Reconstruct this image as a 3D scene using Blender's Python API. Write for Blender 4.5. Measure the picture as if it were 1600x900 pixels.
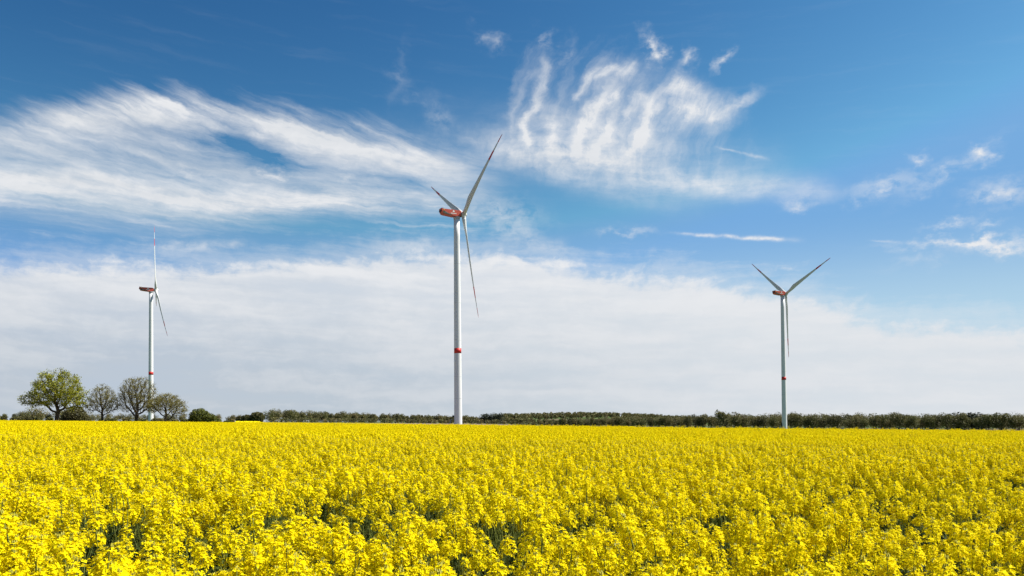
import bpy, math, random
import numpy as np
from mathutils import Matrix, Vector, Euler

for o in list(bpy.data.objects):
    bpy.data.objects.remove(o, do_unlink=True)
SC = bpy.context.scene
COL = SC.collection
R = math.radians

# ------------------------------------------------------------------ camera
CAM_Z = 1.9
cam_data = bpy.data.cameras.new('camera')
cam = bpy.data.objects.new('camera', cam_data)
COL.objects.link(cam)
cam_data.sensor_width = 36.0
cam_data.lens = 28.26
cam_data.shift_y = 0.11344
cam_data.clip_start = 0.05
cam_data.clip_end = 30000
cam.matrix_world = (Matrix.Translation((0, 0, CAM_Z)) @ Matrix.Rotation(R(91.3), 4, 'X')
                    @ Matrix.Rotation(R(-0.5), 4, 'Z'))
SC.camera = cam

# ------------------------------------------------------------------ exposure
SC.view_settings.view_transform = 'Standard'
SC.view_settings.look = 'None'
SC.view_settings.exposure = 0.97
SC.view_settings.gamma = 1.0
SC.view_settings.use_curve_mapping = False
SC.cycles.max_bounces = 6
SC.cycles.diffuse_bounces = 3
SC.cycles.glossy_bounces = 2
SC.cycles.transmission_bounces = 4
SC.cycles.transparent_max_bounces = 8
SC.cycles.use_denoising = True

# ------------------------------------------------------------------ sun
SUN_AZ, SUN_EL = 80.0, 50.0          # clockwise from the viewing direction (+Y)
sd = Vector((math.sin(R(SUN_AZ)) * math.cos(R(SUN_EL)), math.cos(R(SUN_AZ)) * math.cos(R(SUN_EL)), math.sin(R(SUN_EL))))
sun_data = bpy.data.lights.new('sun', 'SUN')
sun_data.energy = 5.0
sun_data.angle = R(0.53)
sun_data.color = (1.0, 0.95, 0.86)
sun = bpy.data.objects.new('sun', sun_data)
COL.objects.link(sun)
sun.rotation_euler = (-sd).to_track_quat('-Z', 'Y').to_euler()

# ------------------------------------------------------------------ world: sky and cirrus
world = bpy.data.worlds.new('World')
SC.world = world
world.use_nodes = True
WT = world.node_tree
WT.nodes.clear()


class S:
    """a value socket with arithmetic"""
    def __init__(self, s): self.s = s
    def __add__(a, b): return op('ADD', a, b)
    def __radd__(a, b): return op('ADD', b, a)
    def __sub__(a, b): return op('SUBTRACT', a, b)
    def __rsub__(a, b): return op('SUBTRACT', b, a)
    def __mul__(a, b): return op('MULTIPLY', a, b)
    def __rmul__(a, b): return op('MULTIPLY', b, a)
    def __truediv__(a, b): return op('DIVIDE', a, b)


NT = [WT]


def put(sock, v):
    if isinstance(v, S): NT[0].links.new(v.s, sock)
    elif v is not None: sock.default_value = v


def op(kind, a, b=None, c=None, clamp=False):
    n = NT[0].nodes.new('ShaderNodeMath'); n.operation = kind; n.use_clamp = clamp
    put(n.inputs[0], a); put(n.inputs[1], b)
    if c is not None: put(n.inputs[2], c)
    return S(n.outputs[0])


def sstep(lo, hi, v, a=0.0, b=1.0):
    n = NT[0].nodes.new('ShaderNodeMapRange'); n.interpolation_type = 'SMOOTHSTEP'
    put(n.inputs[0], v); put(n.inputs[1], lo); put(n.inputs[2], hi); put(n.inputs[3], a); put(n.inputs[4], b)
    return S(n.outputs[0])


def vec(x, y, z=0.0):
    n = NT[0].nodes.new('ShaderNodeCombineXYZ'); put(n.inputs[0], x); put(n.inputs[1], y); put(n.inputs[2], z)
    return S(n.outputs[0])


def noise(v, scale=1.0, detail=6.0, rough=0.55, dist=0.0, dim='2D', col=False):
    n = NT[0].nodes.new('ShaderNodeTexNoise'); n.noise_dimensions = dim
    put(n.inputs['Vector'], v); n.inputs['Scale'].default_value = scale; n.inputs['Detail'].default_value = detail
    n.inputs['Roughness'].default_value = rough; n.inputs['Distortion'].default_value = dist
    return S(n.outputs[1 if col else 0])


def split(v):
    n = NT[0].nodes.new('ShaderNodeSeparateXYZ'); put(n.inputs[0], v)
    return S(n.outputs[0]), S(n.outputs[1]), S(n.outputs[2])


def fcurve(x, pts, lo, hi):
    """a smooth curve y(azimuth) through pts, azimuths -60..60 degrees, values lo..hi"""
    n = NT[0].nodes.new('ShaderNodeFloatCurve')
    c = n.mapping.curves[0]
    P = [((a + 60) / 120, (v - lo) / (hi - lo)) for a, v in sorted(pts)]
    c.points[0].location = (0.0, P[0][1]); c.points[1].location = (1.0, P[-1][1])
    for q in P: c.points.new(*q)
    n.mapping.update()
    put(n.inputs['Value'], op('DIVIDE', x + 60.0, 120.0, clamp=True))
    return S(n.outputs[0]) * (hi - lo) + lo


def ecurve(x, pts): return fcurve(x, pts, -5.0, 45.0)
def acurve(x, pts): return fcurve(x, pts, 0.0, 2.0)


def gauss(d, w):                     # exp(-(d/w)^2)
    q = d / w
    return op('POWER', 2.718, 0.0 - q * q)


def blobs(*items, warp=None):
    """sum of soft ellipses round directions of the sky: (azimuth, elevation), half widths, tilt (degrees), strength"""
    tot = 0.0
    p = warp or vec(AZ1, EL1)
    for (ax, ex), wa, we, rot, k in items:
        m = NT[0].nodes.new('ShaderNodeMapping'); m.vector_type = 'TEXTURE'
        put(m.inputs['Vector'], p)
        m.inputs['Location'].default_value = (ax, ex, 0)
        m.inputs['Rotation'].default_value = (0, 0, R(rot))
        m.inputs['Scale'].default_value = (wa * 2.0, we * 2.0, 1)
        g = NT[0].nodes.new('ShaderNodeTexGradient'); g.gradient_type = 'QUADRATIC_SPHERE'
        NT[0].links.new(m.outputs[0], g.inputs[0])
        tot = op('MULTIPLY_ADD', S(g.outputs['Fac']), k, tot)
    return tot


def line(p0, p1, w0, w1, wild=False):
    """soft straight streak between two directions of the sky (degrees)"""
    dx, dy = p1[0] - p0[0], p1[1] - p0[1]; L2 = dx * dx + dy * dy
    da = (AZ4 if wild else AZ2) - p0[0]; de = (EL4 if wild else EL2) - p0[1]
    t = op('ADD', da * (dx / L2), de * (dy / L2), clamp=True)
    u = da - t * dx; v = de - t * dy; w = t * (w1 - w0) + w0
    g = op('POWER', 2.718, 0.0 - (u * u + v * v) / (w * w))
    return g if wild else g * sstep(0.0, 0.35, t) * sstep(1.0, 0.75, t)


tc = WT.nodes.new('ShaderNodeTexCoord')
dx_, dy_, dz_ = split(S(tc.outputs['Generated']))
AZ = op('ARCTAN2', dx_, dy_) * (180 / math.pi)
EL = op('ARCSINE', op('MINIMUM', op('MAXIMUM', dz_, -1.0), 1.0)) * (180 / math.pi)
# wandering of the high wind: large, then fine
w1a, w1e, _ = split(noise(vec(AZ * 0.07, EL * 0.12), 1.0, 2.0, 0.5, col=True))
w2a, w2e, _ = split(noise(vec(AZ * 0.55 + 7.3, EL * 0.8), 1.0, 4.0, 0.6, col=True))
AZ2 = AZ + (w2a - 0.5) * 0.6
EL2 = EL + (w2e - 0.5) * 0.30
AZ1 = AZ + (w1a - 0.5) * 2.0 + (w2a - 0.5) * 0.9
EL1 = EL + (w1e - 0.5) * 1.2 + (w2e - 0.5) * 0.5

AZ4 = AZ + (w1a - 0.5) * 1.2 + (w2a - 0.5) * 1.2
EL4 = EL + (w2e - 0.5) * 0.9
ROUGH = vec(AZ + (w1a - 0.5) * 1.0 + (w2a - 0.5) * 2.4, EL + (w2e - 0.5) * 1.9)

n_fine = noise(vec(AZ1 * 0.7, EL1 * 1.1), 1.0, 7.0, 0.62)                       # tufts
n_flat = noise(vec(AZ1 * 0.10 + 3.0, EL1 * 0.75 + AZ1 * 0.02), 1.0, 6.0, 0.55)  # near level sheets
n_comb = noise(vec(AZ1 * 0.12 + 11.0, (EL1 + AZ1 * 0.30) * 1.25), 1.0, 7.0, 0.58) # fibres falling to the right
n_comb2 = noise(vec(AZ1 * 0.10 + 31.0, (EL1 + AZ1 * 0.06) * 1.5), 1.0, 7.0, 0.62)

# low sheet of cloud along the horizon
top = ecurve(AZ, [(-41.28, 8.36), (-32.55, 9.86), (-27.39, 10.36), (-21.72, 10.62), (-15.55, 11.45), (-10.77, 11.89), (-5.39, 12.09), (-0.82, 12.10), (3.75, 11.25),
                  (7.37, 10.53), (11.82, 10.19), (15.69, 9.21), (17.37, 8.86), (20.24, 8.44), (22.21, 7.48), (24.51, 6.55), (28.18, 6.11), (32.59, 5.49), (41.30, 4.47)])
edge = top - EL + (n_fine - 0.5) * 2.1 + (n_flat - 0.5) * 1.6
bank = sstep(-0.7, 1.2, edge) * (0.93 + (n_flat - 0.5) * 0.3)
bank = op('MAXIMUM', bank, sstep(-1.9, 0.4, edge + (n_comb2 - 0.5) * 3.0) * 0.35)

# broad cirrus on the left
c_up = ecurve(AZ, [(-43.84, 15.54), (-37.23, 17.50), (-32.59, 18.76), (-28.50, 20.26), (-22.90, 21.66), (-19.70, 21.54), (-16.80, 21.35), (-13.37, 20.97), (-8.95, 20.71), (-4.42, 20.04), (-1.67, 19.36), (2.44, 17.66)])
c_lo = ecurve(AZ, [(-43.79, 10.49), (-32.56, 12.26), (-27.40, 11.94), (-21.72, 12.26), (-15.55, 13.49), (-6.73, 14.11), (-1.72, 14.37), (2.41, 14.77)])
amp = acurve(AZ, [(-60, 0.55), (-38.64, 0.8), (-29.19, 1.0), (-13.38, 1.0), (-4.89, 0.85), (-1.23, 0.35), (2.45, 0.0), (60, 0.0)])
veil = sstep(-0.2, 2.2, c_up - EL1 + (n_comb - 0.5) * 2.4) * sstep(-0.8, 2.4, EL1 - c_lo + (n_comb2 - 0.5) * 2.5) * amp
hole = blobs(((-17.98, 18.46), 3.6, 0.95, -20.0, 0.85),
    ((-20.52, 18.37), 4.0, 1.0, -12.0, 0.25),
    ((-7.17, 16.87), 3.0, 1.2, -8.0, 0.35),
    ((-10.75, 17.24), 3.5, 0.6, -8.0, 0.25))
ridge = (gauss(EL1 - ecurve(AZ, [(-41.34, 14.50), (-32.58, 16.99), (-28.50, 18.92), (-22.90, 20.47), (-18.47, 20.02), (-14.24, 19.40), (-8.96, 18.55), (-4.43, 18.26), (0.15, 17.69)]), 1.3)
         * acurve(AZ, [(-60, 0.1), (-32.58, 0.1), (-28.84, 0.45), (-22.90, 0.7), (-12.51, 0.7), (-5.34, 0.5), (-1.68, 0.1), (60, 0.0)])
         + gauss(EL1 - ecurve(AZ, [(-41.32, 12.54), (-32.57, 14.50), (-27.41, 14.96), (-21.72, 14.69), (-16.81, 14.91), (-10.76, 14.98), (-5.37, 14.65), (1.03, 14.14)]), 0.95)
         * acurve(AZ, [(-60, 0.5), (-32.58, 0.6), (-21.72, 0.5), (-16.39, 0.55), (-6.71, 0.5), (-1.68, 0.2), (2.45, 0.0), (60, 0.0)]))
left = veil * op('MAXIMUM', 0.48 + (n_comb - 0.5) * 0.6 + (n_comb2 - 0.5) * 0.7 + (n_fine - 0.5) * 0.2 + ridge * (0.6 + n_fine * 0.6) - hole, 0.0)

# hooked fibres right of the tall turbine
base_c = ecurve(AZ, [(-8.95, 20.30), (-2.59, 19.94), (-0.29, 19.69), (1.63, 19.26), (5.74, 18.07), (10.14, 16.94), (14.56, 16.10), (18.72, 15.45), (22.73, 14.95), (27.62, 14.50)])
t_ = EL1 - base_c                                     # height above the foot of the fibres
s_ = AZ1 - t_ * 0.10 - t_ * t_ * 0.045                # fibres curl over to the right
n_hook = noise(vec(s_ * 0.8 + 1.7, t_ * 0.13 + EL1 * 0.06), 1.0, 5.0, 0.6)
h_top = fcurve(AZ1, [(-1.23, 1.0), (0.15, 4.5), (1.99, 8.0), (3.82, 8.4), (6.56, 8.3), (9.26, 8.6), (11.48, 7.8), (13.67, 7.0), (15.82, 6.0), (17.50, 3.5), (19.16, 0.5)], 0.0, 12.0)
h_mask = sstep(0.0, 2.2, h_top - t_ + (n_fine - 0.5) * 3.0) * sstep(-0.6, 0.8, t_) * acurve(AZ1, [(-60, 0), (-1.68, 0.0), (0.38, 0.8), (4.74, 1.0), (12.80, 1.0), (15.82, 0.7), (17.92, 0.15), (19.57, 0.0), (60, 0)])
def stroke(pts, w0, w1, k):
    """a fibre drawn through several directions of the sky"""
    tot = None
    for i in range(len(pts) - 1):
        n_ = len(pts) - 1
        l = line(pts[i], pts[i + 1], 0.8 * (w0 + (w1 - w0) * i / n_), 0.8 * (w0 + (w1 - w0) * (i + 1) / n_), True)
        tot = l if tot is None else op('MAXIMUM', tot, l)
    return tot * (k * 0.85)


fibres = (stroke([(2.61, 24.16), (2.36, 22.83), (1.66, 21.45), (0.96, 20.37), (1.41, 19.38)], 0.55, 0.30, 0.62)
          + stroke([(1.82, 23.83), (0.89, 22.66), (0.18, 21.27), (0.31, 20.05)], 0.5, 0.4, 0.22)
          + stroke([(8.67, 23.70), (7.08, 23.71), (5.80, 23.15), (4.88, 22.25)], 0.5, 0.4, 0.55)
          + stroke([(7.29, 22.14), (5.91, 21.25), (4.90, 20.28), (4.42, 18.69)], 0.75, 0.45, 0.68)
          + stroke([(9.32, 21.94), (7.86, 20.99), (6.81, 20.08), (5.65, 18.48)], 0.6, 0.6, 0.45)
          + stroke([(11.82, 22.62), (10.66, 22.08), (9.66, 21.12), (9.20, 19.79), (8.28, 18.37)], 0.55, 0.5, 0.62)
          + stroke([(2.70, 20.38), (3.28, 18.89)], 0.5, 0.6, 0.45)
          + blobs(((12.76, 20.82), 2.3, 1.0, -8.0, 0.95), ((14.58, 20.22), 1.4, 0.6, 12.0, 0.6), ((12.65, 22.08), 1.5, 0.6, -20.0, 0.55), ((7.75, 23.05), 2.0, 0.9, 10.0, 0.4), ((15.87, 20.80), 1.4, 0.35, 22.0, 0.4),
                  ((6.35, 20.10), 4.8, 2.6, 10.0, 0.45), ((-0.30, 18.82), 2.6, 0.9, -20.0, 0.4), ((2.45, 18.16), 3.0, 0.9, -18.0, 0.35), ((9.73, 19.31), 2.5, 1.3, 30.0, 0.35), warp=vec(AZ4, EL4)))
n_silk = noise(vec(s_ * 2.0 + 5.0 + (n_fine - 0.5) * 1.2, t_ * 0.30), 1.0, 7.0, 0.65)
hooks = h_mask * sstep(0.35, 0.9, n_hook + (n_fine - 0.5) * 0.1) * 0.28 + fibres * op('MAXIMUM', 0.95 + (n_fine - 0.5) * 1.0 + (n_silk - 0.5) * 1.3, 0.0)
foot = (gauss(t_ + 0.05, 0.75) * acurve(AZ, [(-60, 0), (-3.52, 0.12), (-0.31, 0.35), (3.37, 0.6), (9.26, 0.75), (14.53, 0.72), (18.75, 0.6), (21.58, 0.4), (23.54, 0.05), (60, 0)])
        + gauss(t_ - 1.4, 1.2) * acurve(AZ, [(-60, 0), (0.15, 0.1), (3.37, 0.4), (9.26, 0.45), (12.80, 0.25), (15.82, 0.22), (18.75, 0.1), (20.38, 0.0), (60, 0)])
        + gauss(t_ + 1.3, 0.9) * acurve(AZ, [(-60, 0), (-2.60, 0.15), (1.07, 0.4), (6.56, 0.45), (9.71, 0.3), (12.80, 0.1), (14.96, 0.0), (60, 0)])) * (0.75 + (n_fine - 0.5) * 1.1 + (n_comb2 - 0.5) * 0.9)

# tufts and streaks
tuft = blobs(((-1.38, 25.85), 1.1, 0.4, -25, 0.24),
    ((-0.79, 25.39), 0.8, 0.3, 30, 0.2),
    ((2.76, 25.65), 0.45, 0.6, -20, 0.4),
    ((4.08, 24.77), 0.5, 0.9, -20, 0.2),
    ((10.08, 24.90), 0.55, 0.85, 25, 0.8),
    ((10.33, 24.12), 0.4, 0.5, 0, 0.6),
    ((12.46, 23.94), 0.45, 0.6, -20, 0.55),
    ((15.06, 23.69), 0.8, 0.35, 35, 0.55),
    ((16.30, 21.03), 0.9, 0.5, 25, 0.35),
    ((30.36, 15.93), 0.6, 0.42, -10, 0.75),
    ((27.14, 16.17), 0.5, 0.35, -20, 0.5),
    ((20.01, 14.19), 0.9, 0.4, 0, 0.45),
    ((28.70, 15.11), 2.4, 0.45, 28, 0.3),
    ((25.41, 14.79), 2.2, 0.6, 6, 0.45),
    ((23.30, 14.09), 1.0, 0.3, 0, 0.2),
    ((31.83, 13.52), 1.9, 0.7, 0, 0.6),
    ((29.00, 12.01), 1.5, 0.25, 4, 0.5), ((29.15, 10.87), 3.0, 0.30, -3, 0.75), ((31.70, 10.31), 2.2, 0.42, -4, 0.85), ((30.70, 10.88), 1.5, 0.2, 4, 0.5),
    ((31.26, 11.72), 0.8, 0.2, 10, 0.5),
    ((27.17, 10.06), 1.6, 0.4, 4, 0.22),
    ((18.63, 10.15), 1.3, 0.22, 2, 0.3),
    ((7.85, 13.22), 1.6, 0.3, 0, 0.5),
    ((22.99, 7.26), 0.9, 0.5, 25, 0.6),
    ((-0.34, 14.15), 2.4, 1.3, -10, 0.35),
    ((-1.71, 15.02), 2.2, 0.8, 0, 0.2),
    ((-7.81, 23.32), 0.4, 2.0, -15, 0.08),
    ((-4.87, 20.84), 0.7, 1.2, 25, 0.2),
    ((-6.91, 22.38), 1.6, 0.4, -40, 0.10),
    ((-16.60, 16.68), 1.3, 0.3, -2, 0.6),
    ((-21.92, 16.38), 0.8, 0.3, 0, 0.45),
    ((-11.64, 16.70), 0.8, 0.25, 0, 0.3),
    ((9.61, 10.72), 0.8, 0.5, 60, 0.35), warp=ROUGH)
streak = (line((10.44, 13.11), (20.49, 11.84), 0.08, 0.15) * 0.7 + line((23.64, 11.60), (27.55, 11.01), 0.05, 0.12) * 0.25
          + line((14.20, 18.46), (18.13, 17.21), 0.05, 0.12) * 0.4 + line((15.87, 20.61), (13.25, 18.37), 0.5, 0.3) * 0.15 + line((-25.56, 11.43), (-16.82, 12.24), 0.4, 0.3) * 0.3 + line((-10.77, 11.98), (-4.47, 12.54), 0.5, 0.5) * 0.3
          + line((-0.81, 13.29), (4.67, 12.02), 0.6, 0.5) * 0.25)
tufts = tuft * sstep(0.28, 0.62, n_fine) * 1.25 + streak * op('MAXIMUM', 0.85 + (n_fine - 0.5) * 2.6, 0.0)
thin = sstep(0.5, 0.85, n_comb2) * sstep(-2, 6, EL) * 0.03

# the rest of the sky, beyond the picture: more of the same cirrus
away = op('MAXIMUM', sstep(36.0, 60.0, op('ABSOLUTE', AZ)), sstep(32.0, 45.0, EL))
more = away * sstep(3.0, 12.0, EL) * sstep(85.0, 60.0, EL) * sstep(0.47, 0.75, n_comb2) * 0.7

keep = 1.0
for d in (bank, left, op('ADD', hooks, foot) * 0.92, tufts, thin, more):
    keep = keep * (1.0 - op('MINIMUM', op('MAXIMUM', d, 0.0), 0.97))
dens = op('SUBTRACT', 1.0, keep, clamp=True)

sky = WT.nodes.new('ShaderNodeTexSky')
sky.sky_type = 'NISHITA'
sky.sun_disc = False
sky.sun_elevation = R(SUN_EL)
sky.sun_rotation = R(SUN_AZ)
sky.altitude = 50
sky.air_density = 1.0
sky.dust_density = 0.2
sky.ozone_density = 4.0
bg_sky = WT.nodes.new('ShaderNodeBackground')
bg_sky.inputs['Strength'].default_value = 0.0511
# the camera's contrast: the clear sky is rendered deep and saturated
sep = WT.nodes.new('ShaderNodeSeparateColor'); WT.links.new(sky.outputs[0], sep.inputs[0])
com = WT.nodes.new('ShaderNodeCombineColor')
g_lim = sstep(-0.35, 0.35, dx_ * sd.x + dy_ * sd.y, 2.85, 3.28)
r_lim = sstep(-0.35, 0.35, dx_ * sd.x + dy_ * sd.y, 1.75, 2.08)
for k, (lim, p, g) in enumerate(((r_lim, 2.6, 0.28), (g_lim, 2.0, 0.385), (5.9, 1.55, 0.47))):
    put(com.inputs[k], op('POWER', op('MINIMUM', S(sep.outputs[k]), lim), p) * g)
pale = WT.nodes.new('ShaderNodeMix'); pale.data_type = 'RGBA'
put(pale.inputs['Factor'], sstep(14.0, 5.5, EL) * sstep(-0.35, 0.35, dx_ * sd.x + dy_ * sd.y, 0.4, 0.9))
WT.links.new(com.outputs[0], pale.inputs['A']); pale.inputs['B'].default_value = (4.9, 6.9, 8.2, 1)
WT.links.new(pale.outputs['Result'], bg_sky.inputs['Color'])

# cloud light: bright thick crests, greyer and bluer thin sheets low down
bright = sstep(0.30, 0.72, n_flat * 0.7 + n_fine * 0.3)
lowgrey = sstep(12.0, 1.0, EL)
sunward = dx_ * sd.x + dy_ * sd.y                       # clouds towards the sun scatter more of its light
cmix = WT.nodes.new('ShaderNodeMix'); cmix.data_type = 'RGBA'
put(cmix.inputs['Factor'], op('MULTIPLY', op('ADD', op('MULTIPLY', lowgrey, 0.85), (1.0 - bright) * 0.45), sstep(0.42, -0.20, sunward, 0.30, 1.0), clamp=True))
cmix.inputs['A'].default_value = (0.84, 0.85, 0.87, 1)
cmix.inputs['B'].default_value = (0.53, 0.585, 0.65, 1)
bg_cloud = WT.nodes.new('ShaderNodeBackground')
WT.links.new(cmix.outputs['Result'], bg_cloud.inputs['Color'])
bg_cloud.inputs['Strength'].default_value = 0.511
mixs = WT.nodes.new('ShaderNodeMixShader')
put(mixs.inputs[0], dens)
WT.links.new(bg_sky.outputs[0], mixs.inputs[1])
WT.links.new(bg_cloud.outputs[0], mixs.inputs[2])
world.cycles.sampling_method = 'MANUAL'
world.cycles.sample_map_resolution = 256
wo = WT.nodes.new('ShaderNodeOutputWorld')
WT.links.new(mixs.outputs[0], wo.inputs['Surface'])


# ------------------------------------------------------------------ helpers
def link(o, parent=None):
    COL.objects.link(o)
    if parent is not None: o.parent = parent
    return o


def tag(o, label=None, cat=None, group=None, kind=None):
    if label: o['label'] = label
    if cat: o['category'] = cat
    if group: o['group'] = group
    if kind: o['kind'] = kind
    return o


def empty(name, loc=(0, 0, 0), rz=0.0):
    o = bpy.data.objects.new(name, None)
    o.empty_display_size = 0.2
    o.location = loc; o.rotation_euler = (0, 0, rz)
    return link(o)


class MB:
    """collects faces for one mesh"""
    def __init__(self): self.v, self.f, self.m, self.smooth = [], [], [], []

    def face(self, pts, mat=0, smooth=False):
        b = len(self.v); self.v.extend([tuple(p) for p in pts])
        self.f.append(tuple(range(b, b + len(pts)))); self.m.append(mat); self.smooth.append(smooth)

    def grid(self, rows, mat=0, close=True, smooth=True, cap0=False, cap1=False):
        """rows of rings joined into a skin"""
        b = len(self.v); n = len(rows[0])
        for r in rows: self.v.extend([tuple(p) for p in r])
        for i in range(len(rows) - 1):
            for j in range(n if close else n - 1):
                k = (j + 1) % n
                self.f.append((b + i * n + j, b + i * n + k, b + (i + 1) * n + k, b + (i + 1) * n + j)); self.m.append(mat); self.smooth.append(smooth)
        if cap0: self.f.append(tuple(b + j for j in reversed(range(n)))); self.m.append(mat); self.smooth.append(False)
        if cap1: self.f.append(tuple(b + (len(rows) - 1) * n + j for j in range(n))); self.m.append(mat); self.smooth.append(False)

    def tube(self, p0, p1, r0, r1, n=5, mat=0, caps=False):
        p0, p1 = Vector(p0), Vector(p1); d = (p1 - p0)
        if d.length < 1e-9: return
        d.normalize(); u = d.orthogonal().normalized(); w = d.cross(u)
        ring = lambda p, r: [p + (u * math.cos(2 * math.pi * k / n) + w * math.sin(2 * math.pi * k / n)) * r for k in range(n)]
        self.grid([ring(p0, r0), ring(p1, r1)], mat, cap0=caps, cap1=caps)

    def box(self, c, s, mat=0):
        x, y, z = c; a, b, h = s[0] / 2, s[1] / 2, s[2] / 2
        P = [(x + i * a, y + j * b, z + k * h) for k in (-1, 1) for i, j in ((-1, -1), (1, -1), (1, 1), (-1, 1))]
        for q in ((3, 2, 1, 0), (4, 5, 6, 7), (0, 1, 5, 4), (1, 2, 6, 5), (2, 3, 7, 6), (3, 0, 4, 7)):
            self.face([P[i] for i in q], mat)

    def mesh(self, name, mats):
        me = bpy.data.meshes.new(name)
        me.from_pydata(self.v, [], self.f)
        me.polygons.foreach_set('material_index', self.m)
        me.polygons.foreach_set('use_smooth', self.smooth)
        for m in (mats if isinstance(mats, (list, tuple)) else [mats]): me.materials.append(m)
        me.update()
        return me

    def build(self, name, mats, parent=None):
        return link(bpy.data.objects.new(name, self.mesh(name, mats)), parent)


def quads_mesh(name, V, mats, tint=None, midx=None):
    """n quads from an (n,4,3) array, with an optional colour per quad"""
    n = len(V)
    me = bpy.data.meshes.new(name)
    me.vertices.add(n * 4); me.vertices.foreach_set('co', np.ascontiguousarray(V, dtype=np.float32).ravel())
    me.loops.add(n * 4); me.loops.foreach_set('vertex_index', np.arange(n * 4, dtype=np.int32))
    me.polygons.add(n); me.polygons.foreach_set('loop_start', np.arange(0, n * 4, 4, dtype=np.int32))
    me.polygons.foreach_set('loop_total', np.full(n, 4, dtype=np.int32))
    for m in (mats if isinstance(mats, (list, tuple)) else [mats]): me.materials.append(m)
    if midx is not None: me.polygons.foreach_set('material_index', np.asarray(midx, dtype=np.int32))
    me.update(calc_edges=True)
    if tint is not None:
        at = me.attributes.new('tint', 'FLOAT', 'FACE'); at.data.foreach_set('value', np.asarray(tint, dtype=np.float32))
    return me


def material(name, rough=0.8, spec=0.3):
    m = bpy.data.materials.new(name); m.use_nodes = True
    NT[0] = m.node_tree
    p = m.node_tree.nodes['Principled BSDF']
    p.inputs['Roughness'].default_value = rough
    p.inputs['Specular IOR Level'].default_value = spec
    return m, p


def ramp(v, stops, interp='LINEAR'):
    n = NT[0].nodes.new('ShaderNodeValToRGB'); n.color_ramp.interpolation = interp
    e = n.color_ramp.elements
    e[0].position, e[0].color = stops[0][0], (*stops[0][1], 1)
    e[1].position, e[1].color = stops[-1][0], (*stops[-1][1], 1)
    for p, c in stops[1:-1]:
        k = e.new(p); k.color = (*c, 1)
    put(n.inputs[0], v)
    return S(n.outputs[0])


def obj_coord():
    return S(NT[0].nodes.new('ShaderNodeTexCoord').outputs['Object'])


def world_pos():
    return S(NT[0].nodes.new('ShaderNodeNewGeometry').outputs['Position'])


def obj_random(): return S(NT[0].nodes.new('ShaderNodeObjectInfo').outputs['Random'])
def island_random(): return S(NT[0].nodes.new('ShaderNodeNewGeometry').outputs['Random Per Island'])


def attribute(name):
    n = NT[0].nodes.new('ShaderNodeAttribute'); n.attribute_name = name
    return S(n.outputs['Fac'])


def painted(name, col, rough=0.45, dirt=0.12, streak=False):
    m, p = material(name, rough, 0.22)
    c = obj_coord(); x, y, z = split(c)
    n = noise(vec(x * 1.3, y * 1.3, z * (0.06 if streak else 0.9)), 1.0, 6.0, 0.6, dim='3D')
    d = tuple(v * (1 - dirt * 2.2) for v in col)
    put(p.inputs['Base Color'], ramp(n, [(0.30, d), (0.55, col), (1.0, tuple(min(1, v * 1.04) for v in col))]))
    return m


def leafy(name, stops, source, translucent=0.3, spread=0.0):
    """leaf material; colour from a per-leaf or per-object random value"""
    m, p = material(name, 0.6, 0.25)
    put_src = source()
    if spread: put_src = put_src * (1 - spread) + island_random() * spread
    c = ramp(put_src, stops)
    put(p.inputs['Base Color'], c)
    tr = NT[0].nodes.new('ShaderNodeBsdfTranslucent'); put(tr.inputs['Color'], c)
    mx = NT[0].nodes.new('ShaderNodeMixShader'); mx.inputs[0].default_value = translucent
    out = [n for n in NT[0].nodes if n.type == 'OUTPUT_MATERIAL'][0]
    NT[0].links.new(p.outputs[0], mx.inputs[1]); NT[0].links.new(tr.outputs[0], mx.inputs[2]); NT[0].links.new(mx.outputs[0], out.inputs[0])
    return m


M = {}
M['white'] = painted('white_paint', (0.64, 0.645, 0.64), 0.4, 0.05, True)
M['blade'] = painted('blade_white', (0.56, 0.57, 0.55), 0.35, 0.05)
M['red'] = painted('signal_red', (0.52, 0.035, 0.03), 0.45, 0.10)
M['nacelle'] = painted('nacelle_red', (0.55, 0.105, 0.07), 0.45, 0.12)
M['orange'] = painted('orange_paint', (0.70, 0.32, 0.05), 0.5, 0.10)
M['dark'] = painted('dark_metal', (0.035, 0.04, 0.04), 0.5, 0.2)
M['vent'] = painted('vent_green_grey', (0.07, 0.085, 0.06), 0.6, 0.25)
M['steel'] = painted('galvanised_steel', (0.45, 0.46, 0.47), 0.4, 0.15)
M['lettering'] = painted('white_lettering', (0.80, 0.78, 0.74), 0.5, 0.02)
M['bark'] = painted('bark', (0.060, 0.048, 0.035), 0.9, 0.25)

# ------------------------------------------------------------------ land
SLOPE = 0.01716
CANOPY = 1.30


def sm(a, b, x):
    t = np.clip((np.asarray(x, dtype=float) - a) / (b - a), 0, 1)
    return t * t * (3 - 2 * t)


def land(x, y):
    x = np.asarray(x, dtype=float); y = np.asarray(y, dtype=float)
    z = -SLOPE * 900 * np.tanh(x / 900) - 0.0002 * np.clip(y, -500, 3000)
    z = z - 3.2 * sm(130, 420, y) * sm(-60, 120, x)
    z = z + 29 * np.exp(-((x - 260) / 420) ** 2 - ((y - 2700) / 500) ** 2)
    z = z + 0.3 * np.exp(-((x + 150) / 24) ** 2 - ((y - 470) / 80) ** 2)
    return z


def gz(x, y): return float(land(x, y))


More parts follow.
